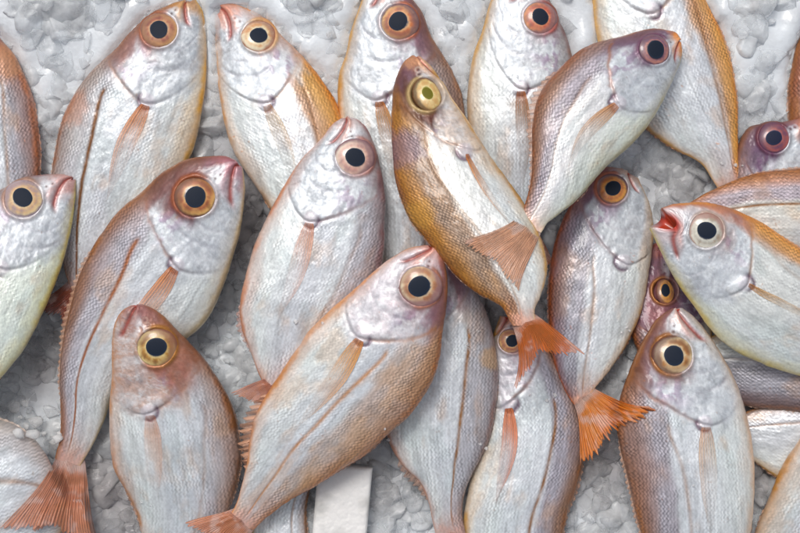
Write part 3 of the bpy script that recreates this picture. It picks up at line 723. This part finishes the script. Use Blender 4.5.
F_(label='dark maroon-purple fish face peering out under the open-mouthed fish',
   D=[(660,238),(646,250),(634,268),(627,288),(626,310),(632,335),(645,370),(655,400),(665,420)],
   V=[(672,240),(688,262),(702,290),(710,320),(712,350),(705,385),(695,410),(685,430)], em=1, eye=(665,291), er=13, esq=.7, gill=(668,345),
   pal=dict(back=(110,70,66), back2=(96,70,90), face=(112,62,66), head=(128,100,128), iris=(206,140,50), iris2=(230,170,80), edge=(160,92,40), snout=(150,80,66)), ba=.9, fh=-.2, tail=(100,40,25), pec=False, lift=-8)
F_(label='brown-backed fish coming in from the right border, behind the open-mouthed fish', eye_vis=False,
   D=[(962,190),(930,172),(880,162),(830,164),(800,168),(772,171),(749,175),(718,187),(694,200),(680,212)],
   V=[(958,215),(930,240),(880,262),(830,262),(790,255),(750,247),(720,240),(698,233),(684,228)], eye=(925,200), gill=(885,215),
   pal=dict(RUST, back=(178,120,84), back2=(160,130,146), flank=(236,232,222)), ba=.95, bw=.25, lath=.25, la=.9, tail=(105,45,20), pec=False)
FISH[-1]['pal'].update(tail=(150,70,50))
F_(label='upright fish at lower right with large amber-ringed eye and purple-brown left side',
   D=[(672,308),(657,319),(646,335),(635,357),(626,380),(620,400),(617,422),(620,446),(626,470),(633,501),(641,533),(655,570),(674,602)],
   V=[(682,308),(695,318),(712,339),(724,358),(734,377),(744,405),(751,436),(754,467),(754,498),(750,533),(740,565),(718,592),(702,610)], em=0.7, eye=(673,355), er=19.5, gill=(701,421),
   pal=dict(RUST, back=(152,110,92), back2=(146,132,146), face=(108,62,50), iris=(182,122,52), iris2=(226,212,172), rim=(110,70,40), vedge=(224,190,160), fin=(226,186,150)), efins=[('dorsal_fin', .34, .9, 1, 4.5), ('anal_fin', .62, .85, -1, 2.5)], ba=.9, bw=.30, lath=.18, la=.5, fh=.62,
   plen=.34, pdrop=.06, pal_a=.5, tail=(100,50,25), st=.7, sa=.2)
F_(label='upright greyish fish right of centre with golden-orange eye and ragged orange tail fin',
   D=[(622,168),(603,168),(585,182),(570,205),(558,232),(551,262),(548,300),(550,335),(555,368),(564,390),(575,406)],
   V=[(638,178),(648,200),(653,225),(652,250),(648,280),(640,315),(626,345),(608,372),(590,394)], em=0.7, eye=(612,189), er=15.5, gill=(622,262),
   pal=dict(MAUVE, back=(140,128,146), back2=(150,150,168), iris=(214,118,24), iris2=(236,170,70), rim=(150,90,50), face=(108,82,106), tail=(222,134,56), edge=(180,92,36), snout=(216,180,160)), ba=.9, bw=.25, lath=.1, la=.5, fh=.6, tail=(48,72,34), ta=1, fork=.3, tz=16,
   rag=.9, plen=.25, pec=False)
F_(label='open-mouthed fish facing left, red inside its mouth and pale ring round its eye',
   D=[(661,208),(674,204),(698,202),(715,204),(735,210),(759,221),(779,234),(800,248),(830,270),(860,300),(888,335)],
   V=[(650,229),(656,242),(665,261),(678,284),(695,308),(712,331),(734,350),(762,364),(782,371),(800,376),(830,384),(860,380),(892,362)], em=0.3, eye=(706,231), er=17.5, gill=(741,283),
   cr=.05, gold=1, pal=dict(GOLD, back=(226,166,82), iris=(196,196,186), iris2=(226,222,206), rim=(150,120,90), vedge=(220,200,110), snout=(206,150,140), face=(170,120,110), fin=(226,176,110), flank=(228,232,230)), ba=.95, bw=.66, lath=.55, la=.3, fh=.62,
   open=.075, oh=.1, mh=-.2, plen=.34, pdrop=.02, pal_a=.75, tail=(40,60,25), sa=.3, pw=.14)
F_(label='partial pale fish in the bottom right corner with a yellowish edge', eye_vis=False,
   D=[(868,400),(888,430),(888,470),(868,515),(832,560),(795,590),(768,605)],
   V=[(852,392),(826,411),(800,439),(782,467),(770,495),(758,525),(748,555),(742,582)], eye=(850,425), gill=(838,460), pal=dict(vedge=(210,150,80)), va=.9, ba=.3, tail=(130,45,25), pec=False, st=.5)
F_(label='large orange-tinged fish lying diagonally over the white foam block',
   D=[(437,245),(443,254),(446,268),(448,285),(446,312),(442,335),(440,357),(431,384),(411,413),(390,432),(365,455),(337,472),(312,488),(289,501),(268,516),(253,530)],
   V=[(426,245),(407,249),(389,259),(369,275),(352,291),(332,308),(311,329),(298,347),(286,364),(270,389),(256,415),(250,439),(247,463),(241,487),(235,506),(226,520)], eye=(420,286), er=20, gill=(363,336),
   gold=1, pal=dict(RUST, back=(210,150,92), back2=(196,162,140), iris=(186,124,72), iris2=(226,210,176), rim=(150,104,84), edge=(184,116,66), vedge=(210,136,66), lat=(196,134,72), face=(160,112,120), snout=(206,140,120), head=(222,216,222), fin=(222,160,90)), ba=.75, bw=.24, lath=.05, la=.8, sta=.3,
   fh=.6, plen=.30, pdrop=.08, tail=(140,60,24), st=.5, efins=[('dorsal_fin', .34, .9, 1, 2.5), ('anal_fin', .60, .84, -1, 12)])
F_(label='diagonal fish with yellow-green pupil, dark golden back and forked orange tail',
   D=[(412,55),(402,64),(394,86),(391,118),(392,149),(396,182),(409,218),(427,241),(444,261),(461,281),(482,296),(502,307),(513,326)],
   V=[(420,56),(430,65),(441,81),(461,111),(481,142),(498,167),(514,188),(530,213),(542,243),(547,270),(541,295),(535,310),(537,326)], em=1.0, eye=(427,94), er=17.5, esq=.72, ea=20, gill=(464,152), pr=.36, wk=.42,
   gold=1, pal=dict(back=(186,132,66), back2=(170,130,92), edge=(150,92,40), face=(88,44,32), iris=(226,200,140), iris2=(236,220,150), rim=(200,150,80), pupil=(110,106,36), flank=(236,238,236), fin=(226,150,80), tail=(206,110,50), head=(224,210,200), snout=(206,150,110), lat=(150,110,70)),
   ba=1, bw=.12, lath=.12, la=.5, fh=.12, fa=1, plen=.28, pdrop=.02, pw=.16, pal_a=.9, tail=(60,70,27), ta=.95, fork=.45, tz=-20, spots=[(405,150,24,(126,110,136),.5),(420,215,20,(190,140,60),.6)])
F_(label='topmost fish at upper right with purple-ringed eye and spiny brown back',
   D=[(680,37),(674,32),(657,29),(641,31),(610,39),(590,45),(577,52),(560,67),(545,84),(536,103),(532,128),(532,155),(531,180),(525,205),(518,221)],
   V=[(682,46),(682,56),(678,70),(668,91),(651,122),(626,150),(602,171),(579,198),(559,214),(548,223),(541,233)], em=0.8, eye=(654,50), er=15.5, gill=(616,105), wk=.42,
   pal=dict(back=(152,116,96), back2=(136,112,128), edge=(140,86,56), face=(100,74,98), iris=(120,76,96), iris2=(200,130,110), rim=(110,84,110), flank=(238,240,242), belly=(228,236,228), snout=(236,150,70), fin=(214,160,110), tail=(234,178,144), vedge=(196,190,150)), ba=.95, bw=.35, lath=.35, la=.4,
   fh=.55, pr=.55, plen=.32, pdrop=.05, pal_a=.8, gain=1.06, sa=.9, tail=(128,70,24), ta=.82, rag=.35, fork=.2, tz=-6, efins=[('dorsal_fin', .38, .9, 1, 7), ('anal_fin', .66, .85, -1, 2.5)])

# the white block lies under the central fish
def make_block():
    x0, x1, y0, y1 = -27, 27, -55, 55
    n, m = 40, 80
    org = to_world(np.array([341.]), np.array([520.]), -5., -14.)[0]
    a = math.radians(-5)
    # rounded slab: top grid wrapped down at the edges
    u = np.linspace(-1, 1, n)[:, None]; v = np.linspace(-1, 1, m)[None]
    def prof(t, hw):
        q = np.sign(t) * (1 - (1 - np.abs(t)) ** 1.0); return q * hw
    X = prof(u, 27) + 0 * v; Y = prof(v, 56) + 0 * u
    edge = np.minimum((1 - np.abs(u)) * 27, (1 - np.abs(v)) * 56)
    Z = 26 - 3.0 * np.exp(-edge / 1.4) - 1.0 * fbm(X / 8 + 3, Y / 8, 2.0) * 1.4 - .8 * fbm(X / 2.5, Y / 2.5, 4.0)
    top = np.stack([X, Y, Z], -1)
    bot = np.stack([X, Y, 0 * Z], -1)
    V = np.vstack([top.reshape(-1, 3), bot.reshape(-1, 3)])
    F = [grid_faces(n, m), grid_faces(n, m, flip=True) + n * m]
    bd = np.r_[np.arange(0, m), np.arange(1, n) * m + m - 1, (n - 1) * m + np.arange(m - 2, -1, -1), np.arange(n - 2, 0, -1) * m]
    bn = np.roll(bd, -1); F.append(np.stack([bd, bd + n * m, bn + n * m, bn], -1))
    R = np.array([[math.cos(a), -math.sin(a), 0], [math.sin(a), math.cos(a), 0], [0, 0, 1]])
    V = (V @ R.T) * K
    m_, n_, l_, b_ = new_mat('white_foam')
    vo = n_.new('ShaderNodeTexVoronoi'); vo.inputs['Scale'].default_value = 420
    tc = n_.new('ShaderNodeTexCoord'); l_.new(tc.outputs['Object'], vo.inputs['Vector'])
    bp = n_.new('ShaderNodeBump'); bp.inputs['Distance'].default_value = K * .8; bp.inputs['Strength'].default_value = .5; bp.invert = True
    l_.new(vo.outputs['Distance'], bp.inputs['Height']); l_.new(bp.outputs[0], b_.inputs['Normal'])
    nz = n_.new('ShaderNodeTexNoise'); nz.inputs['Scale'].default_value = 60; l_.new(tc.outputs['Object'], nz.inputs['Vector'])
    rp = n_.new('ShaderNodeValToRGB'); rp.color_ramp.elements[0].color = (.62, .62, .6, 1); rp.color_ramp.elements[1].color = (.85, .85, .84, 1)
    rp.color_ramp.elements[0].position = .3; rp.color_ramp.elements[1].position = .5
    l_.new(nz.outputs['Fac'], rp.inputs[0]); l_.new(rp.outputs[0], b_.inputs['Base Color']); b_.inputs['Roughness'].default_value = .5
    o = mk_mesh('foam_block', V, np.vstack(F), m_, None)
    o.location = org; o['label'] = 'white foam block sticking out below the large central fish at the bottom border'; o['category'] = 'block'
    xs, ys = np.meshgrid(np.arange(312, 372, 2), np.arange(464, 580, 2)); cx, cy = cells(xs, ys)
    np.maximum.at(TOP, (cx.ravel(), cy.ravel()), 10.0)
    np.minimum.at(BOT, (cx.ravel(), cy.ravel()), -14.0)

for i, f in enumerate(FISH):
    if i == 5: make_block()
    build_fish(f, i)

# ------------------------------------------------------------------ ice
def ice_level(x, y):
    return -23 + 25 * ss(190, 20, y) * 1.0 + 10 * (fbm(x / 60 + 9, y / 60, 3.3) - .5)
def ice_tint(x, y):  # blood-tinged melt water, plus painted darkening for shade in the gaps between fish
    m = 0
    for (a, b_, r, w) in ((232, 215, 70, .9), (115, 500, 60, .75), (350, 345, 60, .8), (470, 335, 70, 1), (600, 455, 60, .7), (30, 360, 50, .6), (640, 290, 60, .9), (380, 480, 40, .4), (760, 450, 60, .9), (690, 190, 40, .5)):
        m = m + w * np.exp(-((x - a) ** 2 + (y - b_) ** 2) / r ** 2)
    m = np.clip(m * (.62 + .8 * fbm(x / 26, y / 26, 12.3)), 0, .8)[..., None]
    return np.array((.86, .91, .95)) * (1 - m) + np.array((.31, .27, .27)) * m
def make_ice():
    bedm = ice_material('ice_bed_melt', 0.0, (.95, .96, .97), (.78, .78, .79))
    n, m = 260, 200
    X, Y = np.meshgrid(np.linspace(-700, 1500, n), np.linspace(-600, 1150, m), indexing='ij')
    Z = ice_level(X, Y) - 8 + 15 * fbm(X / 15, Y / 15, 8.1, 3) + 2 * fbm(X / 5, Y / 5, 1.0)
    cx, cy = cells(X, Y); Z = np.minimum(Z, np.where(BOT[cx, cy] < 900, BOT[cx, cy] - 3, 99))
    V = np.stack([(X - 400) * K, (266.5 - Y) * K, Z * K], -1).reshape(-1, 3)
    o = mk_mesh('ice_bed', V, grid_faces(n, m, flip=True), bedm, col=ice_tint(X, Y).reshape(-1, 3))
    o['kind'] = 'structure'; o['label'] = 'packed melting ice under the fish'; o['category'] = 'ice'
    # chunk prototypes: rounded broken pieces
    import bmesh
    protos = {}
    for sub in (2, 3):
        L_ = []
        for k in range(12):
            bm = bmesh.new(); bmesh.ops.create_icosphere(bm, subdivisions=sub, radius=1)
            v = np.array([p.co[:] for p in bm.verts]); fc = np.array([[q.index for q in p.verts] for p in bm.faces]); bm.free()
            r = np.random.default_rng(100 + k)
            v *= 1.15
            for _ in range(9):
                nrm = r.normal(size=3); nrm /= np.linalg.norm(nrm); d = r.uniform(.42, .85)
                dp = v @ nrm; over = dp > d
                v[over] -= np.outer(dp[over] - d, nrm) * .95
            v *= np.array([1, r.uniform(.65, 1), r.uniform(.5, .8)])
            L_.append((v, fc))
        protos[sub] = L_
    pos = []
    for (N_, smin, smax, lay) in ((3600, 8, 16, 0), (2600, 13, 26, -6), (700, 3, 6, 3)):
        x = rng.uniform(-60, 860, N_); y = rng.uniform(-60, 600, N_); sz = rng.uniform(smin, smax, N_) 
        for a, b_, c_ in zip(x, y, sz): pos.append((a, b_, c_ * (1 + .55 * (b_ < 110)), lay))
    VV, FF, CC, off = [], [], [], 0
    for (x, y, sz, lay) in pos:
        cx, cy = cells(np.array([x]), np.array([y])); cx, cy = int(cx[0]), int(cy[0])
        rr = max(1, int(sz / CELL) + 1)
        bmin = BOT[cx - rr:cx + rr + 1, cy - rr:cy + rr + 1]
        covered = (bmin < 900).all()
        z = float(ice_level(np.array([x]), np.array([y]))[0]) + lay + rng.uniform(-5, 5)
        lowest = bmin[bmin < 900].min() if (bmin < 900).any() else 99
        wide = BOT[max(cx - 8, 0):cx + 9, max(cy - 8, 0):cy + 9]
        if covered and (wide < 900).all(): continue
        half_h = sz * .55
        if lowest < 99: z = min(z, lowest + 6 - half_h * (1.0 if covered else .7))
        sub = 2 if (covered or sz < 5) else 3
        v, fc = protos[sub][rng.integers(12)]
        a, b2, c2 = rng.uniform(0, 6.28), rng.normal(0, .35), rng.normal(0, .35)
        Rz = np.array([[math.cos(a), -math.sin(a), 0], [math.sin(a), math.cos(a), 0], [0, 0, 1]])
        Rx = np.array([[1, 0, 0], [0, math.cos(b2), -math.sin(b2)], [0, math.sin(b2), math.cos(b2)]])
        Ry = np.array([[math.cos(c2), 0, math.sin(c2)], [0, 1, 0], [-math.sin(c2), 0, math.cos(c2)]])
        p = (v * sz) @ (Rz @ Rx @ Ry).T + np.array([x - 400, 266.5 - y, z])
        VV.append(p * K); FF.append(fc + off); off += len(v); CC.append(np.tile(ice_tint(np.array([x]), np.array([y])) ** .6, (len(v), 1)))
    # loose chips that fell on the fish
    for (x, y, r_, k_) in ((470, 345, 14, 9), (425, 300, 8, 2), (500, 440, 30, 4), (395, 430, 20, 3), (75, 240, 10, 3), (620, 330, 20, 3), (735, 170, 14, 4), (300, 330, 25, 2), (60, 440, 10, 4), (545, 400, 14, 3), (700, 500, 40, 2), (150, 500, 30, 3), (24, 418, 16, 5), (30, 430, 12, 4)):
        for _ in range(k_):
            a, b_ = x + rng.normal(0, r_ * .5), y + rng.normal(0, r_ * .5)
            cx, cy = cells(np.array([a]), np.array([b_])); z = TOP[cx[0], cy[0]]; sz = rng.uniform(1.2, 2.6) if y > 450 or x > 60 or y < 400 else rng.uniform(3, 9)
            v, fc = protos[2][rng.integers(12)]
            p = v * sz + np.array([(a - 400) * (HC - z) / HC, (266.5 - b_) * (HC - z) / HC, z + sz * .25])
            VV.append(p * K); FF.append(fc + off); off += len(v); CC.append(np.ones((len(v), 3)) * .9)
    im = ice_material('clear_ice', 0.78, (1, 1, 1), (.94, .95, .96))
    o = mk_mesh('crushed_ice', np.vstack(VV), np.vstack(FF), im, col=np.vstack(CC))
    o['kind'] = 'stuff'; o['label'] = 'loose crushed ice, grey and translucent, filling the gaps between the fish'; o['category'] = 'ice'
    print('ice verts', off)
make_ice()
print('TOP max', TOP.max())
